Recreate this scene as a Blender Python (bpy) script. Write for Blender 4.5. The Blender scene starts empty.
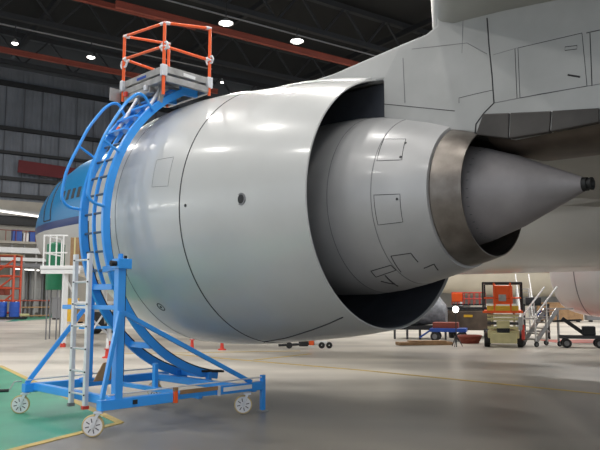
import bpy, bmesh, math, random
from mathutils import Vector as V, Matrix
random.seed(7)
col = bpy.context.scene.collection
PI = math.pi
# ------------------------------------------------------------------ frame of the place
# engine axis A (pointing aft), U (inboard, level), origin C0 on the floor under the nozzle lip
A = V((0.7130, -0.7011, 0.0)).normalized(); U = V((-A.y, A.x, 0.0)); Z = V((0, 0, 1))
O = V((1.181, 8.723, 0.0)); EC = V((1.181, 8.723, 2.773)); EA = V((0.71295, -0.70107, -0.0140)).normalized()
F = 685.5; PITCH = math.atan(75 / F); EYE = V((0, 0, 1.55))
def sp(s, u, z): return O + A * s + U * u + Z * z
def ray(px, py):
    dx = (px - 300) / F; dy = -(py - 225) / F
    return V((dx, math.cos(PITCH) - dy * math.sin(PITCH), math.sin(PITCH) + dy * math.cos(PITCH)))
def gp(px, py, z=0.0):
    d = ray(px, py); return EYE + d * ((z - 1.55) / d.z)
def yp(px, py, y):
    d = ray(px, py); return EYE + d * (y / d.y)

# ------------------------------------------------------------------ materials
def mat(name, c, rough=.5, metal=0., noise=0., scale=8., bump=0., coat=0., emit=None, spec=None, c2=None, stretch=None):
    m = bpy.data.materials.new(name); m.use_nodes = True; n = m.node_tree.nodes; l = m.node_tree.links
    b = n['Principled BSDF']; b.inputs['Base Color'].default_value = (*c, 1); b.inputs['Roughness'].default_value = rough
    b.inputs['Metallic'].default_value = metal
    if coat: b.inputs['Coat Weight'].default_value = coat; b.inputs['Coat Roughness'].default_value = .12
    if spec is not None: b.inputs['Specular IOR Level'].default_value = spec
    if emit: b.inputs['Emission Color'].default_value = (*emit[0], 1); b.inputs['Emission Strength'].default_value = emit[1]
    if noise or c2 or bump:
        tc = n.new('ShaderNodeTexCoord'); mp = n.new('ShaderNodeMapping'); nz = n.new('ShaderNodeTexNoise')
        nz.inputs['Scale'].default_value = scale; nz.inputs['Detail'].default_value = 5
        if stretch: mp.inputs['Scale'].default_value = stretch
        l.new(tc.outputs['Object'], mp.inputs['Vector']); l.new(mp.outputs[0], nz.inputs['Vector'])
        r = n.new('ShaderNodeValToRGB'); r.color_ramp.elements[0].position = .3; r.color_ramp.elements[1].position = .7
        k = noise; a = c2 if c2 else tuple(x * (1 - k) for x in c); e = c if c2 else tuple(min(1, x * (1 + k)) for x in c)
        r.color_ramp.elements[0].color = (*a, 1); r.color_ramp.elements[1].color = (*e, 1)
        l.new(nz.outputs['Fac'], r.inputs[0]); l.new(r.outputs[0], b.inputs['Base Color'])
        if bump:
            bp = n.new('ShaderNodeBump'); bp.inputs['Strength'].default_value = bump; bp.inputs['Distance'].default_value = .02
            l.new(nz.outputs['Fac'], bp.inputs['Height']); l.new(bp.outputs[0], b.inputs['Normal'])
    return m
M = dict(
 cowl=mat('cowl_paint', (.53, .535, .53), .3, noise=.05, scale=1.2, coat=.35),
 core=mat('core_paint', (.46, .46, .465), .38, metal=.15, noise=.10, scale=1.6, coat=.2),
 pylon=mat('pylon_paint', (.41, .415, .41), .38, noise=.13, scale=1.3, coat=.2),
 duct=mat('duct_liner', (.075, .082, .10), .45, noise=.2, scale=3),
 hot=mat('heat_stained_metal', (.30, .275, .25), .36, metal=.75, noise=.25, scale=3.2, c2=(.14, .12, .105)),
 cone=mat('cone_metal', (.38, .355, .365), .55, metal=.25, c2=(.28, .265, .27), scale=2.6),
 shield=mat('heat_shield', (.06, .054, .05), .5, metal=.2, noise=.3, scale=2.5),
 under=mat('pylon_underside', (.11, .085, .065), .5, metal=.3, noise=.3, scale=3),
 seam=mat('seam_dark', (.04, .04, .045), .6),
 seam2=mat('seam_grey', (.20, .20, .21), .6),
 black=mat('black_rubber', (.012, .012, .013), .6),
 blue=mat('blue_powder_coat', (.035, .33, .90), .32, noise=.04, scale=4, coat=.3),
 orange=mat('orange_paint', (.88, .11, .012), .4, noise=.05, scale=6),
 red=mat('red_paint', (.62, .05, .03), .45, noise=.08, scale=6),
 alu=mat('brushed_aluminium', (.70, .71, .74), .38, metal=.3, noise=.08, scale=9),
 alud=mat('dull_aluminium', (.40, .39, .38), .42, metal=.6, noise=.2, scale=7),
 white=mat('white_paint', (.78, .78, .78), .45, noise=.04, scale=5),
 rung=mat('rung_dark', (.05, .09, .16), .5),
 tyre=mat('tan_tyre', (.55, .42, .20), .6),
 wheelc=mat('wheel_centre', (.74, .73, .74), .4),
 wheeld=mat('wheel_dark', (.10, .09, .11), .5),
 belly=mat('belly_paint', (.66, .66, .65), .32, noise=.04, scale=.8, coat=.3),
 cream=mat('cream_paint', (.62, .57, .47), .4, noise=.06, scale=.5, coat=.2),
 wing=mat('wing_paint', (.36, .36, .34), .45, noise=.10, scale=.9),
 wallp=mat('wall_panel', (.165, .18, .21), .6, noise=.18, scale=.35),
 girt=mat('girt_grey', (.06, .065, .075), .6),
 dark=mat('dark_steel', (.012, .013, .015), .6),
 roof=mat('roof_dark', (.010, .011, .012), .8, noise=.2, scale=.3),
 redb=mat('crane_red', (.24, .05, .03), .6, noise=.15, scale=.5),
 redb2=mat('scaffold_orange', (.50, .07, .03), .5, noise=.1, scale=2),
 banner=mat('banner_red', (.12, .010, .014), .7, noise=.1, scale=.5),
 beige=mat('beige_wall', (.40, .37, .32), .7, noise=.12, scale=.5),
 shutter=mat('shutter_grey', (.36, .35, .34), .6, noise=.06, scale=1),
 green=mat('green_drum', (.01, .16, .075), .4, noise=.1, scale=3),
 gpaint=mat('green_floor_paint', (.035, .27, .165), .38, noise=.15, scale=1.4),
 ypaint=mat('yellow_floor_paint', (.50, .36, .10), .5, noise=.2, scale=4),
 brown=mat('brown_board', (.30, .18, .09), .7, noise=.2, scale=4),
 tan=mat('pale_yellow_paint', (.58, .53, .28), .5, noise=.08, scale=5),
 blueb=mat('barrel_blue', (.015, .07, .36), .4, noise=.05, scale=5),
 yellow=mat('yellow_paint', (.70, .42, .03), .5, noise=.1, scale=5),
 tarp=mat('grey_tarpaulin', (.34, .36, .39), .55, c2=(.14, .15, .17), scale=5, bump=.6),
 glow=mat('lamp_glow', (1, 1, 1), .5, emit=((1, .98, .93), 14)),
 tube=mat('tube_glow', (1, 1, 1), .5, emit=((1, .96, .88), 1.3)),
 flood=mat('flood_glow', (1, 1, 1), .5, emit=((1, .96, .85), 9)),
 cloth=mat('cable_black', (.02, .02, .02), .6),
)
# concrete floor: pale sealed slab with darker mottled patches
def floor_mat():
    m = bpy.data.materials.new('sealed_concrete'); m.use_nodes = True; n = m.node_tree.nodes; l = m.node_tree.links; b = n['Principled BSDF']
    tc = n.new('ShaderNodeTexCoord'); a = n.new('ShaderNodeTexNoise'); a.inputs['Scale'].default_value = .16; a.inputs['Detail'].default_value = 6
    mp = n.new('ShaderNodeMapping'); mp.inputs['Rotation'].default_value = (0, 0, .6); mp.inputs['Scale'].default_value = (1, 3.2, 1)
    l.new(tc.outputs['Object'], mp.inputs[0]); l.new(mp.outputs[0], a.inputs['Vector'])
    r = n.new('ShaderNodeValToRGB'); r.color_ramp.elements[0].position = .35; r.color_ramp.elements[1].position = .62
    r.color_ramp.elements[0].color = (.36, .335, .30, 1); r.color_ramp.elements[1].color = (.60, .555, .49, 1)
    l.new(a.outputs['Fac'], r.inputs[0])
    # base colour darker towards the foreground, with a noise-broken edge
    sx = n.new('ShaderNodeSeparateXYZ'); l.new(tc.outputs['Object'], sx.inputs[0])
    w = n.new('ShaderNodeTexNoise'); w.inputs['Scale'].default_value = .5; l.new(tc.outputs['Object'], w.inputs['Vector'])
    q = n.new('ShaderNodeMath'); q.operation = 'MULTIPLY_ADD'; q.inputs[1].default_value = 5.0; l.new(w.outputs['Fac'], q.inputs[0]); l.new(sx.outputs['Y'], q.inputs[2])
    q2 = n.new('ShaderNodeMath'); q2.operation = 'MULTIPLY_ADD'; q2.inputs[1].default_value = -.25; l.new(sx.outputs['X'], q2.inputs[0]); l.new(q.outputs[0], q2.inputs[2])
    mr = n.new('ShaderNodeMapRange'); mr.inputs[1].default_value = 13.2; mr.inputs[2].default_value = 16.5; mr.inputs[3].default_value = .46; mr.inputs[4].default_value = 1.0
    l.new(q2.outputs[0], mr.inputs[0])
    mx = n.new('ShaderNodeMix'); mx.data_type = 'RGBA'; mx.blend_type = 'MULTIPLY'; mx.inputs[0].default_value = 1
    l.new(r.outputs[0], mx.inputs[6]); l.new(mr.outputs[0], mx.inputs[7]); l.new(mx.outputs[2], b.inputs['Base Color'])
    rr = n.new('ShaderNodeMapRange'); rr.inputs[3].default_value = .22; rr.inputs[4].default_value = .5; l.new(a.outputs['Fac'], rr.inputs[0]); l.new(rr.outputs[0], b.inputs['Roughness'])
    return m
M['floor'] = floor_mat()
# airliner livery: paint bands by height on the fuselage
def livery():
    m = bpy.data.materials.new('fuselage_livery'); m.use_nodes = True; n = m.node_tree.nodes; l = m.node_tree.links; b = n['Principled BSDF']
    g = n.new('ShaderNodeNewGeometry'); sx = n.new('ShaderNodeSeparateXYZ'); l.new(g.outputs['Position'], sx.inputs[0])
    mr = n.new('ShaderNodeMapRange'); mr.inputs[1].default_value = 0; mr.inputs[2].default_value = 10; l.new(sx.outputs['Z'], mr.inputs[0])
    r = n.new('ShaderNodeValToRGB'); r.color_ramp.interpolation = 'CONSTANT'; e = r.color_ramp.elements
    e[0].position = 0; e[0].color = (.54, .54, .53, 1); e[1].position = .468; e[1].color = (.012, .035, .16, 1)
    x = e.new(.500); x.color = (.02, .19, .42, 1)
    l.new(mr.outputs[0], r.inputs[0]); l.new(r.outputs[0], b.inputs['Base Color']); b.inputs['Roughness'].default_value = .28
    return m
M['livery'] = livery()
# corrugated wall: ribbing as bump plus panel joints
def wallmat():
    m = M['wallp']; n = m.node_tree.nodes; l = m.node_tree.links; b = n['Principled BSDF']
    tc = n.new('ShaderNodeTexCoord'); w = n.new('ShaderNodeTexWave'); w.wave_type = 'BANDS'; w.bands_direction = 'X'; w.inputs['Scale'].default_value = .6
    l.new(tc.outputs['Object'], w.inputs['Vector']); bp = n.new('ShaderNodeBump'); bp.inputs['Strength'].default_value = .5; bp.inputs['Distance'].default_value = .1
    l.new(w.outputs['Fac'], bp.inputs['Height']); l.new(bp.outputs[0], b.inputs['Normal'])
wallmat()

# ------------------------------------------------------------------ mesh builder
class MB:
    def __init__(s): s.v = []; s.f = []; s.mi = []; s.cur = 0
    def add(s, vs, fs):
        k = len(s.v); s.v += [V(x) for x in vs]; s.f += [tuple(i + k for i in f) for f in fs]; s.mi += [s.cur] * len(fs); return s
    def box(s, c, size, X=V((1, 0, 0)), Y=None, ZZ=Z):
        c = V(c); X = X.normalized(); Y = ZZ.cross(X).normalized() if Y is None else Y.normalized(); W = X.cross(Y).normalized()
        a, b, d = size[0] / 2, size[1] / 2, size[2] / 2
        vs = [c + X * a * i + Y * b * j + W * d * k for i in (-1, 1) for j in (-1, 1) for k in (-1, 1)]
        return s.add(vs, [(0, 1, 3, 2), (4, 6, 7, 5), (0, 4, 5, 1), (2, 3, 7, 6), (0, 2, 6, 4), (1, 5, 7, 3)])
    def beam(s, p, q, w, h, up=Z):
        p = V(p); q = V(q); d = q - p; X = d.normalized()
        if abs(X.dot(up)) > .98: up = A
        Y = up.cross(X).normalized(); return s.box((p + q) / 2, (d.length, w, h), X, Y)
    def tube(s, pts, r, n=10, caps=True, closed=False):
        pts = [V(p) for p in pts]; m = len(pts); rings = []; ref = None
        for i, p in enumerate(pts):
            a = pts[(i - 1) % m] if (closed or i > 0) else p; b = pts[(i + 1) % m] if (closed or i < m - 1) else p
            t = (b - a).normalized()
            if ref is None: ref = t.orthogonal().normalized()
            ref = (ref - t * ref.dot(t)).normalized(); bn = t.cross(ref)
            rr = r[i] if isinstance(r, (list, tuple)) else r
            rings.append([p + (ref * math.cos(2 * PI * k / n) + bn * math.sin(2 * PI * k / n)) * rr for k in range(n)])
        vs = [x for q in rings for x in q]; fs = []
        for i in range(m if closed else m - 1):
            j = (i + 1) % m
            for k in range(n): fs.append((i * n + k, i * n + (k + 1) % n, j * n + (k + 1) % n, j * n + k))
        if caps and not closed: fs.append(tuple(range(n))[::-1]); fs.append(tuple((m - 1) * n + k for k in range(n)))
        return s.add(vs, fs)
    def lathe(s, o, ax, prof, n=96, a0=0, a1=2 * PI):
        o = V(o); ax = V(ax).normalized(); x = V((-ax.y, ax.x, 0))
        x = x.normalized() if x.length > .01 else V((1, 0, 0)); y = x.cross(ax).normalized() * -1
        full = abs(a1 - a0 - 2 * PI) < 1e-6; nn = n if full else n + 1; vs = []
        for (t, r) in prof:
            for k in range(nn):
                th = a0 + (a1 - a0) * k / n; vs.append(o + ax * t + (x * math.cos(th) + y * math.sin(th)) * r)
        fs = []
        for i in range(len(prof) - 1):
            for k in range(n):
                k2 = (k + 1) % nn; fs.append((i * nn + k, i * nn + k2, (i + 1) * nn + k2, (i + 1) * nn + k))
        return s.add(vs, fs)
    def prism(s, poly, ex):
        poly = [V(p) for p in poly]; n = len(poly); ex = V(ex); vs = poly + [p + ex for p in poly]
        fs = [tuple(range(n))[::-1], tuple(range(n, 2 * n))] + [(i, (i + 1) % n, (i + 1) % n + n, i + n) for i in range(n)]
        return s.add(vs, fs)
    def loft(s, rings, caps=True):
        n = len(rings[0]); vs = [V(p) for r in rings for p in r]; fs = []
        for i in range(len(rings) - 1):
            for k in range(n): fs.append((i * n + k, i * n + (k + 1) % n, (i + 1) * n + (k + 1) % n, (i + 1) * n + k))
        if caps: fs.append(tuple(range(n))[::-1]); fs.append(tuple((len(rings) - 1) * n + k for k in range(n)))
        return s.add(vs, fs)
    def build(s, name, m, parent=None, smooth=True, bevel=0, label=None, normals=True, loc=None):
        me = bpy.data.meshes.new(name)
        off = wloc(parent) if parent else (V(loc) if loc is not None else V((0, 0, 0)))
        me.from_pydata([tuple(x - off) for x in s.v], [], s.f)
        for k in (m if isinstance(m, list) else [m]): me.materials.append(M[k] if isinstance(k, str) else k)
        me.polygons.foreach_set('material_index', s.mi)
        bm = bmesh.new(); bm.from_mesh(me)
        if normals: bmesh.ops.recalc_face_normals(bm, faces=bm.faces)
        if smooth:
            for f in bm.faces: f.smooth = True
            for e in bm.edges:
                if len(e.link_faces) == 2 and e.calc_face_angle(0) > .6: e.smooth = False
        bm.to_mesh(me); bm.free()
        o = bpy.data.objects.new(name, me); col.objects.link(o)
        if parent: o.parent = parent
        elif loc is not None: o.location = off
        if bevel:
            b = o.modifiers.new('bevel', 'BEVEL'); b.width = bevel; b.segments = 2; b.limit_method = 'ANGLE'
        if label: o['label'] = label
        return o
def wloc(o):
    p = V(o.location)
    while o.parent: o = o.parent; p += V(o.location)
    return p
def tag(o, label=None, cat=None, group=None, kind=None):
    if label: o['label'] = label
    if cat: o['category'] = cat
    if group: o['group'] = group
    if kind: o['kind'] = kind
    return o
def thing(name, loc, label, cat, group=None, rz=0):
    o = bpy.data.objects.new(name, None); col.objects.link(o); o.location = loc; o.rotation_euler = (0, 0, rz); o.empty_display_size = .2
    return tag(o, label, cat, group)
def copy_tree(o, parent=None):
    c = o.copy(); col.objects.link(c); c.parent = parent
    for ch in o.children: copy_tree(ch, c)
    return c

# ================================================================== THE SETTING
fl = MB(); fl.box((10, 50, -.1), (220, 190, .2)); tag(fl.build('floor', 'floor', smooth=False), kind='structure')
WD = V((.82, .573, 0)).normalized(); WN = V((WD.y, -WD.x, 0)); WP = V((-27.4, 75, 0))      # back wall line and its normal (towards us)
def wp(t, z, off=0): return WP + WD * t + WN * off + Z * z
def wallpanel(name, t0, t1, z0, z1, m, off=0, th=.3, kind='structure'):
    b = MB(); b.beam(wp(t0, (z0 + z1) / 2, off), wp(t1, (z0 + z1) / 2, off), th, z1 - z0)
    o = b.build(name, m, smooth=False)
    if kind: tag(o, kind=kind)
    return o
b = MB(); b.box((0, 0, 0), (150, .4, 14.4)); w = b.build('wall_back', 'wallp', smooth=False)
w.location = wp(40, 19.3); w.rotation_euler = (0, 0, math.atan2(WD.y, WD.x)); tag(w, kind='structure')
b = MB(); b.beam(wp(-35, 6.05), wp(115, 6.05), .4, 12.1); tag(b.build('wall_back_lower', 'beige', smooth=False), kind='structure')
tn = [0]
def trim(b, m, **k):
    tn[0] += 1; return tag(b.build('trim_%d' % tn[0], m, smooth=False), kind='structure')
for z, h in ((24.7, .5), (19.8, .4), (17.2, .3), (14.4, .36), (12.6, .4)):
    b = MB(); b.beam(wp(-35, z, .5), wp(115, z, .5), .5, h); trim(b, 'dark')
b = MB(); b.beam(wp(-35, 10.7, .6), wp(115, 10.7, .6), .5, .6); trim(b, 'shutter')
b = MB(); b.beam(wp(-35, 9.9, .5), wp(115, 9.9, .5), .4, .9); trim(b, 'dark')
for t in (14.5, 40, 66, 92):                                           # wall columns
    b = MB(); b.beam(wp(t, 12.4, .9), wp(t, 25, .9), .9, 1.2, up=WN); trim(b, 'dark')
for k in range(40):                                                    # thin girts between the sheets
    t = -30 + k * 1.9
    b = MB(); b.box(wp(t, 18.6, .35), (.07, .06, 12.0), WD); tag(b.build('trim_%d' % (100 + k), 'girt', smooth=False), kind='structure')
# roof
cl = MB(); cl.box((10, 60, 29), (220, 170, .4)); tag(cl.build('ceiling', 'roof', smooth=False), kind='structure')
CD = V((-WN.x, -WN.y, 0))                                              # away from us
def rp(t, d, z): return WP + WD * t + WN * d + Z * z
for d in (6, 18, 30, 42, 54):                                          # trusses parallel to the back wall
    b = MB(); b.beam(rp(-60, d, 28.2), rp(120, d, 28.2), .5, .5); b.beam(rp(-60, d, 25.2), rp(120, d, 25.2), .45, .45)
    for k in range(36):
        t = -60 + k * 5; b.beam(rp(t, d, 25.2), rp(t + 2.5, d, 28.2), .18, .18); b.beam(rp(t + 2.5, d, 28.2), rp(t + 5, d, 25.2), .18, .18)
    trim(b, mat('truss_grey_%d' % d, (.028, .030, .034), .6))
for t in range(-50, 100, 15):                                          # purlins running away from us
    b = MB(); b.beam(rp(t, 1, 27.6), rp(t, 75, 27.6), .35, .5); trim(b, 'dark')
def crane(px, py, z, t0, t1, label, h=.7):
    g = gp(px, py, z); h *= .55; t = thing('crane_beam', g, label, 'crane beam', 'overhead crane runways')
    b = MB(); b.beam(g + WD * t0, g + WD * t1, .12, h); b.build('web', 'redb', t, smooth=False)
    for dz in (-h / 2, h / 2):
        b = MB(); b.beam(g + WD * t0 + Z * dz, g + WD * t1 + Z * dz, .32, .06); b.build('flange', 'redb', t, smooth=False)
crane(50, 59, 22.5, -30, 16.5, 'rust red overhead beam low above the grey back wall, at the left')
crane(270, 43, 22.5, -13, 25, 'rust red overhead beam crossing the dark roof above the engine cowling', .8)
crane(150, 16, 24, -8, 4, 'short rust red overhead beam under the roof above the orange railing', .6)
def pipe(px, py, z, t0, t1, label, r=.07, m='alud'):
    g = gp(px, py, z); b = MB(); b.tube([g + WD * t0, g + WD * t1], r, 8); tag(b.build('roof_conduit', 'seam2' if r else m, loc=g), label, 'conduit')
pipe(90, 43, 24, -25, 12, 'thin grey conduit hung under the roof at the left')
pipe(260, 25, 24, -22, 16, 'thin grey conduit under the roof beside the two brightest lamps')
# hanging lamps
def lamp(px, py, z, name, label, size, power, angle=0, stem=1.5):
    g = gp(px, py, z); t = thing(name, g, label, 'lamp', 'lamps under the hangar roof')
    b = MB(); b.tube([g + Z * .25, g + Z * stem], .04, 6); b.build('stem', 'dark', t)
    b = MB(); b.lathe(g, Z, [(.32, .06), (.30, .14 * size), (.05, .5 * size), (-.05, .55 * size), (-.05, .52 * size), (.04, .46 * size), (.26, .1 * size)], 24); b.build('shade', 'alud', t)
    b = MB(); b.lathe(g, Z, [(-.12, .001), (-.11, .28 * size), (0, .40 * size), (.05, .44 * size), (.06, .001)], 20); b.build('bulb', 'glow', t)
    l = bpy.data.lights.new('lamp_light', 'AREA'); l.shape = 'DISK'; l.size = size; l.energy = power; l.color = (1, .97, .92)
    o = bpy.data.objects.new('lamp_light', l); col.objects.link(o); o.location = g + Z * -.3
lamp(226, 23, 21, 'high_bay_lamp', 'brightest bell lamp, glowing white, directly right of the orange railing top', 1.0, 1500)
lamp(297, 41, 21, 'high_bay_lamp', 'bright bell lamp above the middle of the cowling roofline', 1.0, 1500)
lamp(91, 57, 21, 'high_bay_lamp', 'bell lamp glowing left of the orange railing', 0.65, 700)
lamp(15, 43, 21, 'high_bay_lamp', 'dimmer bell lamp in the upper left corner of the hangar', .5, 500)
lamp(222, 82, 21, 'high_bay_lamp', 'small faint bell lamp low behind the right post of the orange railing', .3, 150)

# floor paint
def strip(pts, w, m, z=.004):
    b = MB()
    for p, q in zip(pts[:-1], pts[1:]): b.beam(V((p.x, p.y, z)), V((q.x, q.y, z)), w, .006)
    return trim(b, m)
g1, g2, g3 = gp(-160, 300.0 + 26), gp(120, 423), gp(20, 449)
g1 = gp(-40, 346)
def quad(ps, m, z=.003):
    b = MB(); b.prism([V((p.x, p.y, z - .002)) for p in ps], (0, 0, .004)); return trim(b, m)
dl = (gp(0, 366) - g2).normalized(); far = g2 + dl * 9
db = (gp(65, 437) - g2).normalized(); near = g2 + db * 5
quad([g2, far, far + db * 9, near + dl * 9, near], 'gpaint')
strip([near, g2, far], .11, 'ypaint', .006)
strip([gp(120, 354), gp(300, 351)], .12, 'ypaint'); strip([gp(170, 354), gp(358, 370), gp(440, 378), gp(640, 398)], .12, 'ypaint')
strip([gp(255, 360), gp(310, 354)], .12, 'ypaint')
quad([gp(5, 322), gp(30, 315), gp(62, 314), gp(48, 319)], 'gpaint')

# ================================================================== THE AIRLINER (one thing)
plane = thing('airliner', O, 'pale grey airliner with blue nose whose huge jet engine fills the picture', 'airplane')
# ---- nacelle
XV = V((-EA.y, EA.x, 0)).normalized(); YV = XV.cross(EA).normalized() * -1
if YV.z < 0: YV = -YV
def surf(s, th, prof, off=0):
    for (a, ra), (b_, rb) in zip(prof[:-1], prof[1:]):
        if a <= s <= b_: r = ra + (rb - ra) * (s - a) / (b_ - a); break
    else: r = prof[-1][1]
    return EC + EA * s + (XV * math.cos(th) + YV * math.sin(th)) * (r + off)
inlet = [(-4.95, 1.36), (-5.02, 1.44), (-5.03, 1.52), (-4.98, 1.60), (-4.85, 1.69), (-4.6, 1.78), (-4.3, 1.85), (-3.95, 1.90)]
fan = [(-3.95, 1.90), (-3.5, 1.935), (-3.0, 1.945), (-2.5, 1.925), (-2.009, 1.878)]
tr = [(-2.0, 1.872), (-1.6, 1.832), (-1.2, 1.788), (-.8, 1.738), (-.4, 1.675), (0, 1.6)]
b = MB(); b.lathe(EC, EA, [(-3.96, 1.2), (-4.3, 1.22), (-4.7, 1.27)] + inlet, 128); b.build('inlet_cowl', 'cowl', plane)
b = MB(); b.lathe(EC, EA, fan, 128); fc = b.build('fan_cowl', 'cowl', plane)
b = MB(); b.lathe(EC, EA, tr + [(0.005, 1.585), (-.03, 1.575)], 128); tc_ = b.build('thrust_reverser_cowl', 'cowl', plane)
b = MB(); b.lathe(EC, EA, [(-.03, 1.575), (-.5, 1.60), (-1.2, 1.64), (-2.4, 1.60), (-2.4, .9)], 128); b.build('bypass_duct', 'duct', plane, label='dark inner wall of the bypass duct')
def ringline(s, r, m, parent, w=.007, name='seam'):
    b = MB(); b.lathe(EC, EA, [(s - w, r - .006), (s - w, r + .003), (s + w, r + .002), (s + w, r - .008)], 128); return b.build(name, m, parent)
ringline(-2.005, 1.876, 'seam', fc); ringline(-3.48, 1.9358, 'seam2', fc, .006)
def pix_surf(px, py, prof, ax=EA, c=EC):
    """angle/station on the revolved skin seen along a pixel ray: nearest crossing"""
    d = ray(px, py).normalized(); t = 3.0; last = None
    while t < 25:
        p = EYE + d * t; r = p - c; s = r.dot(ax); q = (r - ax * s).length
        if prof[0][0] <= s <= prof[-1][0]:
            rr = None
            for (a, ra), (b_, rb) in zip(prof[:-1], prof[1:]):
                if a <= s <= b_: rr = ra + (rb - ra) * (s - a) / (b_ - a); break
            if q <= rr:
                th = math.atan2(r.dot(YV), r.dot(XV)); return s, th
        t += .004
    return None
def line_on(pix, prof, parent, m='seam2', r=.004, closed=False, name='panel_outline'):
    pts = []; q = [pix_surf(*p, prof) for p in pix]; q = [x for x in q if x]
    if len(q) < 2: return
    if closed: q.append(q[0])
    for (s0, t0), (s1, t1) in zip(q[:-1], q[1:]):
        for k in range(8): pts.append(surf(s0 + (s1 - s0) * k / 8, t0 + (t1 - t0) * k / 8, prof, 0))
    if not closed: pts.append(surf(q[-1][0], q[-1][1], prof, 0))
    b = MB(); b.tube(pts, r, 5, closed=closed); return b.build(name, m, parent)
whole = inlet[5:] + fan[1:] + tr
def disc_on(px, py, prof, r, m, parent, name, th=.006, inner=None):
    q = pix_surf(px, py, prof)
    if not q: return
    p = surf(q[0], q[1], prof, 0); nrm = (p - (EC + EA * q[0])).normalized()
    b = MB()
    if inner: b.lathe(p, nrm, [(-.01, inner), (th, inner), (th, r), (-.01, r)], 24)
    else: b.lathe(p, nrm, [(-.01, r), (th, r), (th + .001, .001)], 24)
    return b.build(name, m, parent)
disc_on(241, 199, whole, .055, 'black', tc_, 'round_vent'); disc_on(241, 199, whole, .075, 'seam2', tc_, 'vent_rim', .004, .056)
disc_on(185.5, 205.5, whole, .02, 'black', tc_, 'drain_hole'); 
disc_on(161, 307, whole, .075, 'seam', fc, 'port_ring', .003, .060); disc_on(161, 307, whole, .02, 'seam', fc, 'port_latch')
line_on([(152, 187), (168, 186), (174, 157), (157, 160)], whole, fc, 'seam2', .003, True)
# split line along the belly of the reverser
line_on([(264, 342), (285, 338), (305, 332), (325, 325), (343, 317)], whole, tc_, 'seam', .010, name='keel_split')
# ---- core
core = [(-2.3, 1.02), (-1.4, 1.14), (-.8, 1.17), (-.3, 1.155), (0.1, 1.105), (.4, 1.04), (.8, .935), (1.095, .842)]
b = MB(); b.lathe(EC, EA, core + [(1.10, .80), (1.0, .79)], 112); cc = b.build('core_cowl', 'core', plane)
ringline(-.10, 1.131, 'seam2', cc, .004, 'rivet_row'); ringline(.47, 1.022, 'seam2', cc, .004)
line_on([(384, 139), (406, 139), (402, 160), (377, 161)], core, cc, 'seam', .004, True)
line_on([(374, 195), (400, 194), (403, 222), (378, 225)], core, cc, 'seam', .004, True)
line_on([(371, 271), (391, 265), (396, 270), (376, 277)], core, cc, 'seam', .006, True)
line_on([(391, 256), (411, 253), (418, 262)], core, cc, 'seam', .006); line_on([(391, 256), (401, 272)], core, cc, 'seam', .006)
line_on([(381, 281), (395, 284), (385, 275), (398, 286)], core, cc, 'seam', .009)
line_on([(424, 268), (434, 264), (438, 270)], core, cc, 'seam', .008)
for p in ((405.5, 143), (400.5, 157), (397, 199)): disc_on(*p, core, .014, 'seam', cc, 'fastener')
b = MB(); b.lathe(EC, EA, [(1.0, .80), (1.09, .80), (1.12, .815), (1.28, .775), (1.445, .721), (1.445, .708), (1.3, .735), (.8, .80), (.3, .80)], 112); b.build('exhaust_nozzle', 'hot', plane, label='heat-stained metal core nozzle')
b = MB(); b.lathe(EC, EA, [(.5, .60), (.5, .82)], 64); b.build('turbine_face', 'black', plane)
cone = [(.5, .62), (1.2, .575), (1.32, .55), (1.42, .515), (1.75, .40), (2.3, .150), (2.455, .078)]
b = MB(); b.lathe(EC, EA, cone, 96); ec = b.build('exhaust_cone', 'cone', plane, label='dull grey metal exhaust cone')
b = MB(); b.lathe(EC, EA, [(2.44, .02), (2.44, .072), (2.50, .070), (2.505, .055), (2.525, .055), (2.53, .066), (2.55, .066), (2.55, .045), (2.5, .001)], 32); b.build('vent_tip', 'black', ec)
for k in range(34):
    th = k * 2 * PI / 34; p = surf(1.40, th, cone, 0); nrm = (p - (EC + EA * 1.4)).normalized()
    b = MB(); b.box(p, (.03, .012, .008), EA, nrm.cross(EA)); b.build('fastener', 'seam2', ec)
# ---- pylon: profile in the (s, z) plane, both sides, thicker aft
P0 = [(-2.11, 4.68), (-1.31, 4.64), (-.74, 4.62), (.42, 4.69), (.80, 4.72), (.95, 4.78), (.95, 5.3), (9, 5.2), (9, 3.7), (5.0, 3.25), (2.78, 3.27), (1.84, 3.27), (1.42, 3.40), (1.06, 3.48), (.9, 3.45), (.15, 3.80), (.15, 4.30), (-1.0, 4.42), (-2.3, 4.5)]
def pyl(s): return .12 + .23 * min(1, max(0, (s + 2.2) / 2.2))
rng = [[sp(s, -pyl(s), z) for s, z in P0], [sp(s, pyl(s), z) for s, z in P0]]
b = MB(); b.loft(rng)
py = b.build('pylon', 'pylon', plane, smooth=False, bevel=.03)
b = MB(); b.prism([sp(.10, -.22, 3.6), sp(.10, -.22, 4.32), sp(-1.6, -.22, 4.32), sp(-1.6, -.22, 3.6)], U * .44); b.build('pylon_strut', 'duct', plane, smooth=False, bevel=.02)
# fairing that blends pylon into the top of the cowl
rings = []
for k in range(13):
    s = -2.6 + k * .212; w_ = .06 + .42 * math.sin(min(1, (s + 2.6) / 1.8) * PI / 2); zt = 4.66 + .02 * math.sin(k)
    zt = surf(max(-2, min(0, s)), PI / 2, tr).z + .03 + .03 * max(0, math.sin((s + 2.6) / 2.6 * PI))
    rings.append([sp(s, w_ * math.cos(a), zt - .035 - (w_ * math.cos(a)) ** 2 / 3.0 + .05 * math.sin(a)) for a in [2 * PI * j / 24 for j in range(24)]])
b = MB(); b.loft(rings); b.build('cowl_top_fairing', 'cowl', plane)
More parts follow.
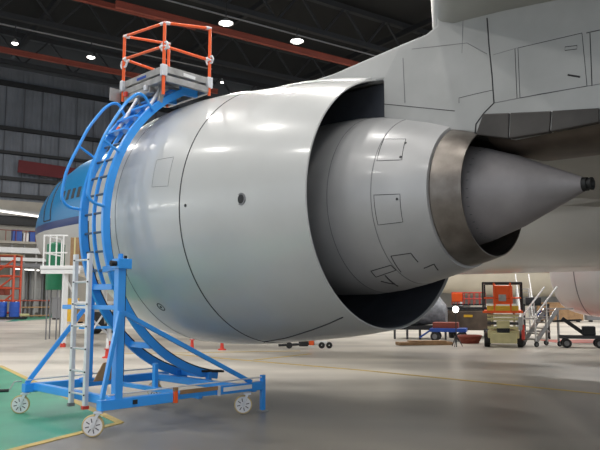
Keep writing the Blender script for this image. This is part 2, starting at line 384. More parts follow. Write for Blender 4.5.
# panel lines of the pylon side
def pl(pix, m='seam', r=.005, parent=None, closed=False, uu=-.35, name='panel_outline'):
    pts = []
    for p in pix:
        d = ray(*p); k = (uu - (EYE - O).dot(U)) / d.dot(U); q = EYE + d * k; s = (q - O).dot(A)
        d2 = -pyl(s) if uu == -.35 else uu; k = (d2 - .001 - (EYE - O).dot(U)) / d.dot(U); pts.append(EYE + d * k)
    b = MB(); b.tube(pts, r, 5, closed=closed); return b.build(name, m, parent or py)
pl([(487, 18), (489, 45), (492, 75), (494, 103), (484, 113), (476, 124), (475, 134)], r=.008)
pl([(462, 53), (463, 20)], 'seam2', .003)
pl([(403, 58), (404, 80), (405, 103)], 'seam2', .006)
pl([(412, 49), (440, 46), (467, 43), (487, 54)], 'seam2', .004)
pl([(459, 103), (459, 98), (475, 94), (493, 90)], 'seam', .004)
pl([(494, 103), (540, 94), (600, 84)], 'seam2', .004)
pl([(493, 55), (517, 48)], 'seam2', .003)
pl([(518, 48), (582, 33), (587, 86), (520, 98)], 'seam', .005, closed=True)
pl([(515, 49), (517, 98)], 'seam', .004); pl([(590, 33), (592, 86)], 'seam', .005)
pl([(586.5, 33), (600, 30)], 'seam', .005)
pl([(384, 104), (455, 111)], 'seam', .005)
pl([(565, 47), (577, 45.5), (577, 49), (565, 50.5)], 'seam', .004, closed=True, name='latch_recess')
pl([(568, 75), (580, 77)], 'seam', .010, name='stencil_mark')
# heat shield along the lower edge, and brown underside
def pls(px, py_, uu):
    d = ray(px, py_); k = (uu - (EYE - O).dot(U)) / d.dot(U); q = EYE + d * k; return (q - O).dot(A), q.z
hs = []
for k in range(5):
    pass
top = [(483, 114), (510, 113), (552, 111), (600, 108), (640, 104)]; bot = [(475, 135), (509, 138.5), (550, 132), (600, 122), (640, 113)]
for k in range(4):
    a, b1, c1, d1 = (pls(*top[k], -.36), pls(*top[k + 1], -.36), pls(*bot[k + 1], -.36), pls(*bot[k], -.36))
    b = MB(); b.prism([sp(a[0] + .006, -.375, a[1]), sp(b1[0] - .006, -.375, b1[1]), sp(c1[0] - .006, -.365, c1[1]), sp(d1[0] + .006, -.365, d1[1])], U * .08)
    b.build('heat_shield', 'shield', py, smooth=False, bevel=.012)
rings = []
for s, hw, zb in ((1.45, .45, 3.26), (1.8, .55, 3.14), (2.4, .60, 3.13), (3.2, .62, 3.10), (4.4, .6, 3.14), (6, .5, 3.3), (8, .3, 3.8)):
    rings.append([sp(s, .32 + hw * math.cos(a), zb + .16 - .16 * math.sin(a)) for a in [PI * j / 10 for j in range(11)]] + [sp(s, -.27, zb + .4), sp(s, .32 + hw, zb + .4)])
b = MB(); b.loft(rings); b.build('aft_fairing', 'under', py, label='brown heat-stained fairing under the pylon')
# ---- wing
sec = [(0, .38), (.03, .22), (.12, .08), (.3, .0), (.9, -.04), (1.8, -.14), (3.2, -.30), (5.5, -.34), (8, -.1), (9.2, .1), (9.2, .14), (6, .62), (3, .98), (1.2, .92), (.4, .68), (.08, .50)]
def wsec(u, le, z, k): return [sp(le + a * k, u, z + c * k) for a, c in sec]
b = MB(); b.loft([wsec(7.2, -3.9, 3.55, 1.25), wsec(3.0, -1.2, 4.05, 1.12), wsec(-.35, .88, 4.74, 1.0), wsec(-7, 5.2, 5.6, .8), wsec(-24, 15.5, 8.0, .4)])
b.build('wing', 'wing', plane)
# ---- fuselage
def fring(s, r, zc, n=64, ry=None): return [sp(s, 9.6 + (ry or r) * math.cos(2 * PI * k / n), zc + r * math.sin(2 * PI * k / n)) for k in range(n)]
prof = [(0, .05, 4.5), (.15, .5, 4.52), (.5, .95, 4.58), (1.1, 1.45, 4.72), (2.0, 1.92, 4.92), (3.2, 2.35, 5.1), (4.6, 2.7, 5.24), (6.2, 2.93, 5.33), (8, 3.05, 5.38), (10, 3.1, 5.4), (20, 3.1, 5.4), (50, 3.1, 5.4), (62, .8, 6.9)]
b = MB(); b.loft([fring(-29.4 + t, r, z) for t, r, z in prof]); fu = b.build('fuselage', 'livery', plane)
def fpt(s, z, off=.0):
    t = s + 31.5
    for (a, r0, z0), (c, r1, z1) in zip(prof[:-1], prof[1:]):
        if a <= t <= c: k = (t - a) / (c - a); r = r0 + (r1 - r0) * k; zc = z0 + (z1 - z0) * k; break
    y = math.sqrt(max(0, r * r - (z - zc) ** 2)); return sp(s + 2.1, 9.6 - y - off, z)
for k in range(26):                                                    # cabin windows
    s = -24.75 + k * .53
    b = MB(); b.prism([fpt(s - .14, 5.80, .01), fpt(s + .14, 5.80, .01), fpt(s + .14, 6.25, .01), fpt(s - .14, 6.25, .01)], U * .05); b.build('cabin_window', 'seam', fu, smooth=False)
dd = [(-26.9, 5.1 + k * .19) for k in range(11)] + [(-26.0, 7.0 - k * .19) for k in range(11)]
b = MB(); b.tube([fpt(x, z_, .01) for x, z_ in dd], .028, 5, closed=True); b.build('cabin_door', 'seam', fu)
# wing-body fairing with its pale upper edge
rings = []
for s, hw, zb in ((-9.5, 2.6, 2.45), (-8, 3.1, 2.32), (-6, 3.35, 2.27), (0, 3.45, 2.25), (8, 3.4, 2.28), (11, 2.9, 2.5)):
    rings.append([sp(s, 9.6 + hw * (abs(math.cos(a)) ** .75) * (1 if math.cos(a) > 0 else -1), 4.1 + (4.1 - zb) * (abs(math.sin(a)) ** .8) * (1 if math.sin(a) > 0 else -1) * (1 if math.sin(a) < 0 else .4)) for a in [2 * PI * j / 48 for j in range(48)]])
b = MB(); b.loft(rings); bf = b.build('belly_fairing', 'belly', plane)
b = MB(); b.tube([sp(-6.5, 6.05, 3.55), sp(-3, 5.95, 3.55), sp(2, 5.9, 3.58), sp(6, 6.0, 3.6)], [.12, .2, .2, .15], 12); b.build('wing_root_fillet', 'cowl', plane)
b = MB(); b.lathe(sp(-2.15, 6.62, 2.62), V((-U.x, -U.y, -.9)), [(-.1, .14), (.03, .14), (.031, .001)], 20); b.build('drain_port', 'black', bf)
# far engine under the other wing
b = MB()
EC2 = EC + U * 19.2
b.lathe(EC2 - A * 1.0, EA, [(-3.9, 1.2), (-4.3, 1.22), (-4.7, 1.27)] + inlet + fan[1:] + tr + [(-.03, 1.575), (-2, 1.5)], 64); fe = b.build('far_engine_cowl', 'belly', plane)
b = MB(); b.lathe(EC2 - A * 1.0, EA, [(-3.98, 1.905), (-3.94, 1.905)], 64); b.build('seam', 'seam2', fe)
b = MB(); b.prism([sp(-4.2, 19.0, 4.5), sp(2.5, 19.0, 4.5), sp(2.5, 19.0, 5.6), sp(-1.5, 19.0, 5.6)], U * .4); b.build('far_pylon', 'pylon', plane, smooth=False)
rings = [wsec(12.0, -3.9, 3.55, 1.25), wsec(19.5, .88, 4.74, 1.0), wsec(40, 13, 7.5, .5)]
b = MB(); b.loft(rings); b.build('far_wing', 'wing', plane)
# nose gear and main gear: real supports, mostly hidden
for (s, u, n_, r) in ((-24.0, 9.6, 2, .5), (4.5, 4.6, 2, .65), (4.5, 14.6, 2, .65)):
    b = MB(); b.tube([sp(s, u, r), sp(s, u, 3.4)], .14, 12)
    lg = b.build('landing_gear', 'white', plane)
    for sg in (-1, 1):
        b = MB(); b.lathe(sp(s, u + sg * .42, r), U, [(-.2, r * .5), (-.2, r * .9), (-.14, r), (.14, r), (.2, r * .9), (.2, r * .5), (.1, .02)], 28); b.build('tyre', 'black', lg)
    b = MB(); b.tube([sp(s, u - .45, r), sp(s, u + .45, r)], .09, 8); b.build('axle', 'alud', lg)

# second, cream coloured airliner hull parked beyond
sec_o = yp(520, 300, 72); sec_o.z = 0
p2 = thing('airliner', sec_o, 'cream coloured airliner hull parked far behind the orange lifts', 'airplane')
rings = []
for t, r in ((-26, .4), (-22, 1.4), (-16, 2.5), (-8, 3.0), (0, 3.1), (26, 3.1), (34, 2.6)):
    q = sec_o + WD * t * 1.0
    rings.append([q + WN * (r * math.cos(2 * PI * k / 48)) + Z * (5.0 + r * math.sin(2 * PI * k / 48)) for k in range(48)])
b = MB(); b.loft(rings); b.build('fuselage', 'cream', p2)
b = MB(); b.beam(sec_o + WN * 3.06 + Z * 4.5 - WD * 12, sec_o + WN * 3.06 + Z * 4.5 + WD * 26, .06, .35); b.build('stripe', 'redb', p2, smooth=False)
for sg in (-9, 12):
    q = sec_o + WD * sg; b = MB(); b.tube([q + Z * .5, q + Z * 2.3], .15, 10); lg = b.build('landing_gear', 'white', p2)
    b = MB(); b.lathe(q + Z * .5, WD.cross(Z), [(-.2, .2), (-.2, .45), (-.1, .5), (.1, .5), (.2, .45), (.2, .2)], 20); b.build('tyre', 'black', lg)

# ================================================================== THE BLUE ENGINE DOCK (one thing)
dk = thing('engine_dock', sp(-3.1, -1.8, 0), 'bright blue wheeled docking stand curving around the engine cowling, with orange railed top platform', 'work stand')
CZ = 2.671; CU = .016
def arc(s, r, deg): a = math.radians(deg); return sp(s, CU - r * math.cos(a), CZ + r * math.sin(a))   # deg 0 = nearest side, + up
def arcrail(s, w, r0, r1, a0, a1, m, name, step=3):
    n = int((a1 - a0) / step); rings = []
    for k in range(n + 1):
        d = a0 + (a1 - a0) * k / n; rings.append([arc(s - w / 2, r0, d), arc(s + w / 2, r0, d), arc(s + w / 2, r1, d), arc(s - w / 2, r1, d)])
    b = MB(); b.loft(rings); return b.build(name, m, dk, bevel=.006)
arcrail(-3.15, .06, 2.235, 2.345, -82, 64, 'blue', 'curved_rail'); arcrail(-3.70, .06, 2.27, 2.385, -78, 66, 'blue', 'curved_rail')
arcrail(-3.15, .012, 2.215, 2.235, -80, 0, 'black', 'rubber_edge'); arcrail(-3.68, .012, 2.252, 2.27, -78, 0, 'black', 'rubber_edge')
arcrail(-3.44, .035, 2.28, 2.33, -24, 62, 'blue', 'centre_stringer')
for k in range(13):
    d = -18 + k * 6.6; b = MB(); b.tube([arc(-3.68, 2.31, d), arc(-3.16, 2.31, d)], .018, 8); b.build('rung', 'rung', dk)
for d in (-24, -50, -76):
    b = MB(); b.beam(arc(-3.68, 2.31, d), arc(-3.16, 2.31, d), .10, .08); b.build('cross_tie', 'blue', dk, smooth=False, bevel=.005)
for k in range(5):                                                     # broad treads near the top
    d = 34 + k * 6.6; b = MB(); b.box(arc(-3.43, 2.34, d), (.5, .16, .03), A, U); b.build('tread', 'blue', dk, smooth=False, bevel=.004)
def smoothpts(p, n=5):
    out = []
    for i in range(len(p) - 1):
        p0 = p[max(0, i - 1)]; p1 = p[i]; p2_ = p[i + 1]; p3 = p[min(len(p) - 1, i + 2)]
        for k in range(n):
            t = k / n; out.append(((p1 * 2) + (p2_ - p0) * t + (p0 * 2 - p1 * 5 + p2_ * 4 - p3) * t * t + (p1 * 3 - p0 - p2_ * 3 + p3) * t ** 3) * .5)
    return out + [p[-1]]
LP = [[-2.29, 2.83], [-2.5, 2.85], [-2.61, 2.95], [-2.61, 3.12], [-2.57, 3.33], [-2.49, 3.54], [-2.39, 3.75], [-2.26, 4.02], [-2.09, 4.27], [-1.98, 4.40], [-1.87, 4.48], [-1.77, 4.48], [-1.70, 4.38], [-1.62, 4.28]]
RP = [[-2.33, 2.82], [-2.48, 2.85], [-2.56, 2.92], [-2.57, 3.03], [-2.54, 3.23], [-2.48, 3.46], [-2.38, 3.74], [-2.23, 4.02], [-2.04, 4.32], [-1.9, 4.46], [-1.82, 4.5], [-1.73, 4.47], [-1.66, 4.38], [-1.58, 4.30]]
for P_, s in ((LP, -3.75), (RP, -3.10)):
    b = MB(); b.tube(smoothpts([sp(s, u, z) for u, z in P_], 4), .022, 10); hr = b.build('hoop_handrail', 'blue', dk)
    b = MB(); b.tube([sp(s, -2.39, 3.74), sp(s, -2.12, 3.60)], .018, 8); b.build('strut', 'blue', hr)
# base
def bm_(p, q, w, h, m, name, bev=.006, parent=None, label=None):
    b = MB(); b.beam(p, q, w, h); return b.build(name, m, parent or dk, smooth=False, bevel=bev, label=label)
nb = bm_(sp(-2, -2.94, .345), sp(-2, -1.95, .345), .11, .115, 'blue', 'base_beam')
bm_(sp(-2, -2.0, .345), sp(-2, -1.2, .345), .07, .07, 'blue', 'sliding_beam')
b2 = bm_(sp(-2, -1.25, .36), sp(-2, -.43, .36), .10, .11, 'blue', 'base_beam')
bm_(sp(-1.935, -1.16, .37), sp(-1.935, -.66, .37), .006, .055, 'white', 'label_plate', 0, b2)
bm_(sp(-4.18, -2.86, .345), sp(-4.18, -.5, .345), .11, .115, 'blue', 'base_beam')
bm_(sp(-4.14, -2.70, .36), sp(-2.05, -2.70, .36), .09, .10, 'blue', 'cross_beam')
bm_(sp(-4.14, -.75, .345), sp(-2.05, -.75, .345), .10, .10, 'blue', 'cross_beam')
bm_(sp(-1.94, -1.85, .40), sp(-1.94, -1.22, .40), .02, .05, 'brown', 'sliding_tray', 0)
bm_(sp(-1.93, -1.93, .28), sp(-1.93, -1.93, .44), .045, .05, 'orange', 'clamp', .004); bm_(sp(-1.93, -1.93, .42), sp(-1.93, -1.93, .47), .05, .05, 'brown', 'clamp_knob', .004)
bm_(sp(-1.93, -1.24, .30), sp(-1.93, -1.24, .43), .03, .04, 'alu', 'clamp', .004)
bm_(sp(-2, -.40, .02), sp(-2, -.40, .50), .06, .06, 'blue', 'jack_post', .005); bm_(sp(-2, -.40, .0), sp(-2, -.40, .02), .12, .12, 'alud', 'jack_foot', .002)
b = MB(); b.box(sp(-1.935, -2.5, .35), (.06, .01, .05), U); b.build('socket', 'black', nb, smooth=False)
for s in (-2.0, -4.18):
    b = MB(); b.tube([sp(s + .03, -2.84, .455), sp(s + .03, -1.6, .47), sp(s + .03, -.45, .475)], .010, 8); b.build('tie_rod', 'alu', dk)
# posts and braces
def post(s, u, z0, z1, w=.10):
    return bm_(sp(s, u, z0), sp(s, u, z1), w, w, 'blue', 'post', .006)
pn = post(-2.0, -2.71, .40, 2.02); bm_(sp(-2.0, -2.645, .6), sp(-2.0, -2.645, 2.08), .03, .02, 'black', 'rubber_edge', 0, pn)
b = MB(); b.tube([sp(-2.0, -2.71, 2.0), sp(-2.0, -2.71, 2.10)], .03, 10); b.build('lock_pin', 'blue', pn)
b = MB(); b.lathe(sp(-1.98, -2.80, 1.98), -U, [(-.02, .03), (.05, .035), (.06, .001)], 16); b.build('knob', 'black', pn)
bm_(sp(-2.0, -2.78, 1.98), sp(-2.0, -2.6, 1.98), .16, .12, 'blue', 'bracket')
bm_(sp(-2.05, -2.66, 1.96), sp(-3.15, -2.26, 1.96), .07, .08, 'blue', 'arc_support')
post(-3.95, -2.0, .42, 2.0, .065)
bm_(sp(-3.95, -2.0, .42), sp(-4.16, -2.0, .38), .1, .08, 'blue', 'post_shoe')
bm_(sp(-1.96, -2.73, 1.46), sp(-3.35, -2.73, 1.46), .05, .055, 'blue', 'cross_bar')
bm_(sp(-4.18, -2.82, .40), sp(-3.99, -2.03, 1.50), .05, .06, 'blue', 'diagonal_brace')
bm_(sp(-1.95, -2.93, .42), sp(-1.93, -2.74, 1.42), .05, .05, 'blue', 'diagonal_brace')
bm_(sp(-2.0, -2.66, 1.40), sp(-2.0, -.62, .42), .05, .055, 'blue', 'diagonal_brace')
bm_(sp(-3.1, -.5, .28), sp(-3.1, -.5, .47), .06, .08, 'blue', 'arc_foot'); bm_(sp(-3.7, -.65, .28), sp(-3.7, -.65, .47), .06, .08, 'blue', 'arc_foot')
bm_(sp(-3.1, -1.45, .28), sp(-3.1, -1.45, .66), .06, .07, 'blue', 'arc_foot')
bm_(sp(-4.1, -1.45, .30), sp(-2.05, -1.45, .30), .07, .06, 'blue', 'cross_beam'); bm_(sp(-4.1, -.5, .30), sp(-2.05, -.5, .30), .07, .06, 'blue', 'cross_beam')
bm_(sp(-3.15, -.62, .49), sp(-3.15, -.22, .46), .16, .03, 'black', 'rubber_pad', .006)
b = MB(); b.prism([sp(-3.3, -2.30, .46), sp(-3.3, -2.05, .46), sp(-3.3, -1.92, .70), sp(-3.3, -2.16, .70)], A * .02); b.build('foot_plate', 'brown', dk, smooth=False)
b = MB(); b.tube([sp(-4.2, -2.88, .44), sp(-4.2, -2.98, .44), sp(-4.2, -3.03, .36), sp(-4.2, -3.05, .33)], .010, 8); ch = b.build('crank_handle', 'alud', dk)
b = MB(); b.tube([sp(-4.2, -3.05, .33), sp(-4.25, -3.18, .33)], .022, 8); b.build('grip', 'black', ch)
# access ladder
b = MB(); b.beam(sp(-2.57, -2.80, .27), sp(-2.57, -2.80, 2.13), .05, .06); al = b.build('access_ladder', 'alu', dk, smooth=False, bevel=.003, label='silver aluminium ladder')
b = MB(); b.beam(sp(-2.93, -2.80, .27), sp(-2.93, -2.80, 2.13), .05, .06); b.build('ladder_rail', 'alu', al, smooth=False, bevel=.003)
for k in range(7):
    z = .40 + k * .275; b = MB(); b.tube([sp(-2.57, -2.80, z), sp(-2.93, -2.80, z)], .014, 8); b.build('rung', 'alu', al)
    for s in (-2.552, -2.912): b = MB(); b.lathe(sp(s, -2.83, z), -U + A * .5, [(-.01, .010), (.008, .010), (.009, .001)], 8); b.build('rivet', 'seam', al)
for s in (-2.57, -2.93): b = MB(); b.box(sp(s, -2.8, .25), (.05, .08, .04), A); b.build('ladder_foot', 'red' if s > -2.7 else 'seam2', al, smooth=False)
bm_(sp(-2.60, -2.80, 1.46), sp(-2.90, -2.80, 1.46), .02, .03, 'alu', 'hook', 0, al)
# casters (one prototype, copied)
cz = .125
def caster():
    e = thing('caster', (0, 0, 0), None, None); 
    b = MB(); b.lathe((0, 0, cz), V((0, -1, 0)), [(-.025, .100), (-.028, .116), (-.018, .124), (.018, .124), (.028, .116), (.025, .100)], 36)
    e = b.build('caster', 'tyre', None)
    b = MB(); b.lathe((0, 0, cz), V((0, -1, 0)), [(-.028, .001), (-.0285, .107), (.0285, .107), (.030, .03), (.036, .028), (.036, .001)], 36); b.build('wheel', 'wheelc', None).parent = e
    b = MB()
    for k in range(8):
        a = k * PI / 4 + .2; b.box((.062 * math.cos(a), -.029, cz + .062 * math.sin(a)), (.045, .004, .012), V((math.cos(a), 0, math.sin(a))), V((0, 1, 0)))
    b.build('wheel_slot', 'wheeld', None, smooth=False).parent = e
    b = MB()
    for y in (-.042, .042): b.beam((0, y, cz), (.055, y, .265), .034, .008, up=V((0, 1, 0)))
    b.box((.055, 0, .270), (.10, .10, .016)); b.tube([(0, -.05, cz), (0, .05, cz)], .022, 12); b.build('fork', 'alu', None, smooth=False).parent = e
    return e
for o in [x for x in bpy.data.objects if x.name == 'caster' and x.type == 'EMPTY']: pass
c0 = caster()
for o in [x for x in bpy.data.objects if x.type == 'EMPTY' and x.name.startswith('caster')]: bpy.data.objects.remove(o)
c0.name = 'caster'
dl0 = wloc(dk)
for i, (s, u, rz) in enumerate(((-2, -2.97, .12), (-4.18, -2.86, .15), (-2, -.72, .1), (-4.18, -.7, -.3))):
    c = c0 if i == 0 else copy_tree(c0); c.parent = dk; c.location = sp(s, u, .002) - V((.03, 0, 0)) - dl0; c.rotation_euler = (0, 0, rz)
# top platform
ZT = 4.93; ZB = 4.73
pf = bm_(sp(-3.46, -1.55, ZT - .02), sp(-3.46, -.72, ZT - .02), 1.12, .03, 'alud', 'platform_deck', .004)
for (p, q, hgt) in ((sp(-2.9, -1.55, 0), sp(-2.9, -.72, 0), .1), (sp(-4.02, -1.55, 0), sp(-4.02, -.72, 0), .1), (sp(-2.9, -1.55, 0), sp(-4.02, -1.55, 0), .1), (sp(-2.9, -.72, 0), sp(-4.02, -.72, 0), .1)):
    bm_(p + Z * (ZT - .04), q + Z * (ZT - .04), .02, .10, 'alud', 'toe_board', .002, pf)
    bm_(p.lerp(q, .02) + Z * (ZB + .02), q.lerp(p, .02) + Z * (ZB + .02), .06, .09, 'alud', 'frame_channel', .004, pf)
for k in range(4):
    bm_(sp(-2.95 - .33 * k, -1.53, ZB + .04), sp(-2.95 - .33 * k, -.74, ZB + .04), .04, .05, 'alud', 'floor_joist', .002, pf)
bm_(sp(-2.885, -1.22, ZT - .05), sp(-2.885, -1.0, ZT - .06), .004, .05, 'white', 'label_plate', 0, pf)
bm_(sp(-3.35, -1.565, ZT - .05), sp(-3.6, -1.565, ZT - .05), .004, .04, 'blueb', 'label_plate', 0, pf)
corners = dict(P1=(-3.98, -1.57, 4.62, 5.69), P2=(-2.88, -1.57, 4.50, 5.59), P3=(-2.88, -.74, 4.66, 5.75), P4=(-3.98, -.74, 4.70, 5.80))
def R3(n, z): s, u, _, _ = corners[n]; return sp(s, u, z)
for n, (s, u, z0, z1) in corners.items():
    b = MB(); b.tube([sp(s, u, z0), sp(s, u, z1)], .024, 12); gpst = b.build('guard_post', 'orange', dk)
    b = MB(); b.box(sp(s, u, 4.86), (.07, .09, .17), A); b.build('post_socket', 'alu', gpst, smooth=False, bevel=.01)
    for zc in ((5.22,) if n != 'P4' else (5.2,)):
        b = MB(); b.tube([sp(s, u, zc) + x for x in (A * -.06 + Z * .05, A * .06 + Z * .05, A * .09, A * .06 - Z * .05, A * -.06 - Z * .05, A * -.08)], .016, 6, closed=True); b.build('hinge_clamp', 'alu', gpst)
def rail(p, q, nm='guard_rail'):
    b = MB(); b.tube([p, q], .021, 12); r = b.build(nm, 'orange', dk)
    for e in (p.lerp(q, .04), q.lerp(p, .04)):
        d = (q - p).normalized(); b = MB(); b.tube([e - d * .05, e + d * .05], .026, 10); b.build('rail_sleeve', 'alu', r)
for a, c in (('P1', 'P2'), ('P2', 'P3'), ('P1', 'P4')):
    rail(R3(a, corners[a][3] - .02), R3(c, corners[c][3] - .02)); rail(R3(a, 5.22 if a != 'P1' else 5.3), R3(c, 5.22 if c != 'P4' else 5.25))
# adjusters and brackets between arc and deck
for s, u0, z0, u1, z1 in ((-3.62, -1.85, 4.05, -1.45, 4.74), (-3.2, -1.72, 4.15, -1.38, 4.74)):
    b = MB(); b.tube([sp(s, u0, z0), sp(s, u1, z1)], .026, 10); ad = b.build('adjuster_strut', 'alu', dk)
    b = MB(); b.tube([sp(s, u0 - .03, z0 - .05), sp(s, u0 + .02, z0 + .04)], .03, 10); b.build('strut_end', 'orange', ad)
for s in (-3.15, -3.70):
    bm_(arc(s, 2.33, 62), sp(s, -.78, 4.74), .075, .14, 'blue', 'deck_bracket'); bm_(sp(s, -1.45, 4.45), sp(s, -1.40, 4.72), .07, .06, 'alud', 'deck_bracket')
b = MB(); b.box(sp(-4.06, -1.66, 4.72), (.02, .18, .20), A); b.build('gate_plate', 'alud', dk, smooth=False)
b = MB(); b.box(sp(-3.6, -1.52, 4.66), (.7, .10, .10), A); b.build('gate_mechanism', 'alud', dk, smooth=False, bevel=.01)
for p_ in ((-3.3, -1.6, 4.68), (-3.85, -1.6, 4.70)):
    b = MB(); b.box(sp(*p_), (.06, .04, .08), A); b.build('latch', 'alu' if p_[0] > -3.5 else 'red', dk, smooth=False, bevel=.006)

# ================================================================== THE FAR LEFT OF THE HANGAR
def bx(c, size, X, m, name, parent, bev=0, label=None):
    b = MB(); b.box(c, size, X); return b.build(name, m, parent, smooth=False, bevel=bev, label=label)
def tb(pts, r, m, name, parent, n=8):
    b = MB(); b.tube(pts, r, n); return b.build(name, m, parent)
# banner hung on the wall
def wpx(px, z, off):                                                   # point of the wall line under a pixel column
    d = ray(px, 300); k = ((WP + WN * off) - EYE).dot(WN) / d.dot(WN); p = EYE + d * k; return V((p.x, p.y, z))
q0, q1 = wpx(12, 15.7, 1.2), wpx(84, 15.4, 1.2)
b = MB(); b.beam(q0, q1, .12, 1.35); tag(b.build('banner', 'banner', loc=q0, smooth=False), 'long dark red banner hung on the grey hangar wall at the left', 'banner')
# mezzanine along the back wall
mz = thing('mezzanine', wpx(20, 0, 3), 'white railed mezzanine running along the lower back wall at the left', 'mezzanine')
a0, a1 = wpx(-30, 0, 3), wpx(70, 0, 3); dm = (a1 - a0).normalized()
for z, h, m_ in ((7.4, .25, 'beige'), (6.6, .55, 'white'), (5.7, .35, 'white'), (5.1, .4, 'seam2')):
    b = MB(); b.beam(a0 + Z * z, a1 + Z * z, 1.2 if z > 6 else .5, h); b.build('deck_beam', m_, mz, smooth=False)
for k in range(9):
    p = a0.lerp(a1, k / 8); b = MB(); b.beam(p, p + Z * 7.3, .18, .18); b.build('column', 'shutter', mz, smooth=False)
for k in range(11):
    p = a0.lerp(a1, k / 10) + WN * .5 + Z * 7.5; tb([p, p + Z * 1.1], .04, 'redb', 'rail_post', mz, 6)
tb([a0 + WN * .5 + Z * 8.6, a1 + WN * .5 + Z * 8.6], .04, 'redb', 'guard_rail', mz, 6)
bin_t = 0.0
for px0, w_, h_, m_, lb in ((11, .9, 1.1, 'blueb', 'blue bin on the mezzanine, leftmost of the row'), (17, .5, .8, 'white', 'white carton beside the leftmost blue bin on the mezzanine'),
        (22, 1.1, 1.0, 'blueb', 'wide blue bin in the middle of the mezzanine row'), (31, .6, .9, 'white', 'white carton at the right end of the mezzanine row'), (27, .6, .8, 'blueb', 'small blue bin next to the right-hand white carton on the mezzanine')):
    p = wpx(9, 7.54 + h_ / 2, 3.05) + dm * (bin_t + w_ / 2); bin_t += w_ + .15; b = MB(); b.box(p, (w_, .7, h_), WD); b.box(p + Z * h_ / 2, (w_ * 1.06, .75, .08), WD)
    tag(b.build('storage_bin', m_, loc=p, smooth=False), lb, 'bin', 'bins along the mezzanine')
# strip light under the mezzanine
p0_, p1_ = wpx(13, 4.72, 2.6), wpx(38, 4.62, 2.6)
tl = thing('strip_light', p0_, 'long lit fluorescent strip light under the mezzanine', 'light')
b = MB(); b.beam(p0_, p1_, .18, .10); b.build('tube', 'tube', tl, smooth=False); b = MB(); b.beam(p0_ + Z * .12, p1_ + Z * .12, .3, .08); b.build('housing', 'white', tl, smooth=False)
p0_, p1_ = wpx(-8, 10.75, 1.5), wpx(36, 10.4, 1.5)
tl = thing('strip_light', p0_, 'pale strip light high on the wall above the mezzanine', 'light')
b = MB(); b.beam(p0_, p1_, .18, .16); b.build('tube', 'tube', tl, smooth=False); b = MB(); b.beam(p0_ + Z * .16, p1_ + Z * .16, .3, .12); b.build('housing', 'white', tl, smooth=False)
# grey roller shutters
for k in range(3):
    q0, q1 = wpx(13 + k * 16, 3.0, .6), wpx(25.5 + k * 16, 3.0, .6)
    sh = thing('roller_shutter', V((q0.x, q0.y, 0)), ['grey roller shutter, leftmost of three below the strip light', 'middle grey roller shutter below the strip light', 'right-hand grey roller shutter behind the green tank'][k], 'shutter', 'roller shutters in the back wall')
    b = MB()
    for j in range(14): b.beam(q0 + Z * (-2.6 + j * .38), q1 + Z * (-2.6 + j * .38), .08, .35)
    b.build('curtain', 'shutter', sh, smooth=False)
    b = MB()
    for q in (q0, q1): b.beam(V((q.x, q.y, .02)) + WN * .1, V((q.x, q.y, 4.8)) + WN * .1, .16, .16)
    b.build('frame', 'seam2', sh, smooth=False)
# long low rack with rails in front of the shutters
rk = thing('storage_rack', gp(16, 318), 'long low brown storage rack before the grey shutters', 'rack')
r0, r1 = gp(15, 317.5), gp(48, 317)
for z in (.15, .9, 1.5):
    b = MB(); b.beam(r0 + Z * z, r1 + Z * z, .7, .12); b.build('shelf', 'redb' if z > 1 else 'brown', rk, smooth=False)
for k in range(5):
    p = r0.lerp(r1, k / 4); b = MB(); b.beam(p, p + Z * 1.6, .1, .5); b.build('upright', 'seam2', rk, smooth=False)
# orange scaffold tower
g = gp(4, 319); sc_ = thing('scaffold_tower', g, 'orange-red steel scaffold tower at the left edge beside blue barrels', 'scaffold')
X_ = V((1, 0, 0)); Y_ = V((0, 1, 0)); W_ = 1.25; H_ = 5.2
for i in (-1, 1):
    for j in (-1, 1): tb([g + X_ * W_ * .75 * i + Y_ * .7 * j, g + X_ * W_ * .75 * i + Y_ * .7 * j + Z * H_], .10, 'redb2', 'standard', sc_)
for z in (.5, 1.5, 2.5, 3.5, 4.3, 5.2):
    b = MB()
    for j in (-1, 1): b.tube([g + X_ * -W_ * .75 + Y_ * .7 * j + Z * z, g + X_ * W_ * .75 + Y_ * .7 * j + Z * z], .08, 6)
    for i in (-1, 1): b.tube([g + X_ * W_ * .75 * i - Y_ * .7 + Z * z, g + X_ * W_ * .75 * i + Y_ * .7 + Z * z], .05, 6)
    b.build('ledger', 'redb2', sc_)
for k in range(3):
    tb([g + X_ * -.9 - Y_ * .72 + Z * (.5 + k * 1.5), g + X_ * .9 - Y_ * .72 + Z * (2.0 + k * 1.4)], .07, 'redb2', 'brace', sc_, 6)
bx(g + Z * 5.25, (2.1, 1.6, .1), X_, 'brown', 'deck', sc_); bx(g + Z * 2.3 - X_ * .3, (.9, 1.2, .7), X_, 'redb', 'tool_box', sc_, .02)
bx(g + Z * .35, (3.4, 1.8, .15), X_, 'tan', 'base_board', sc_)
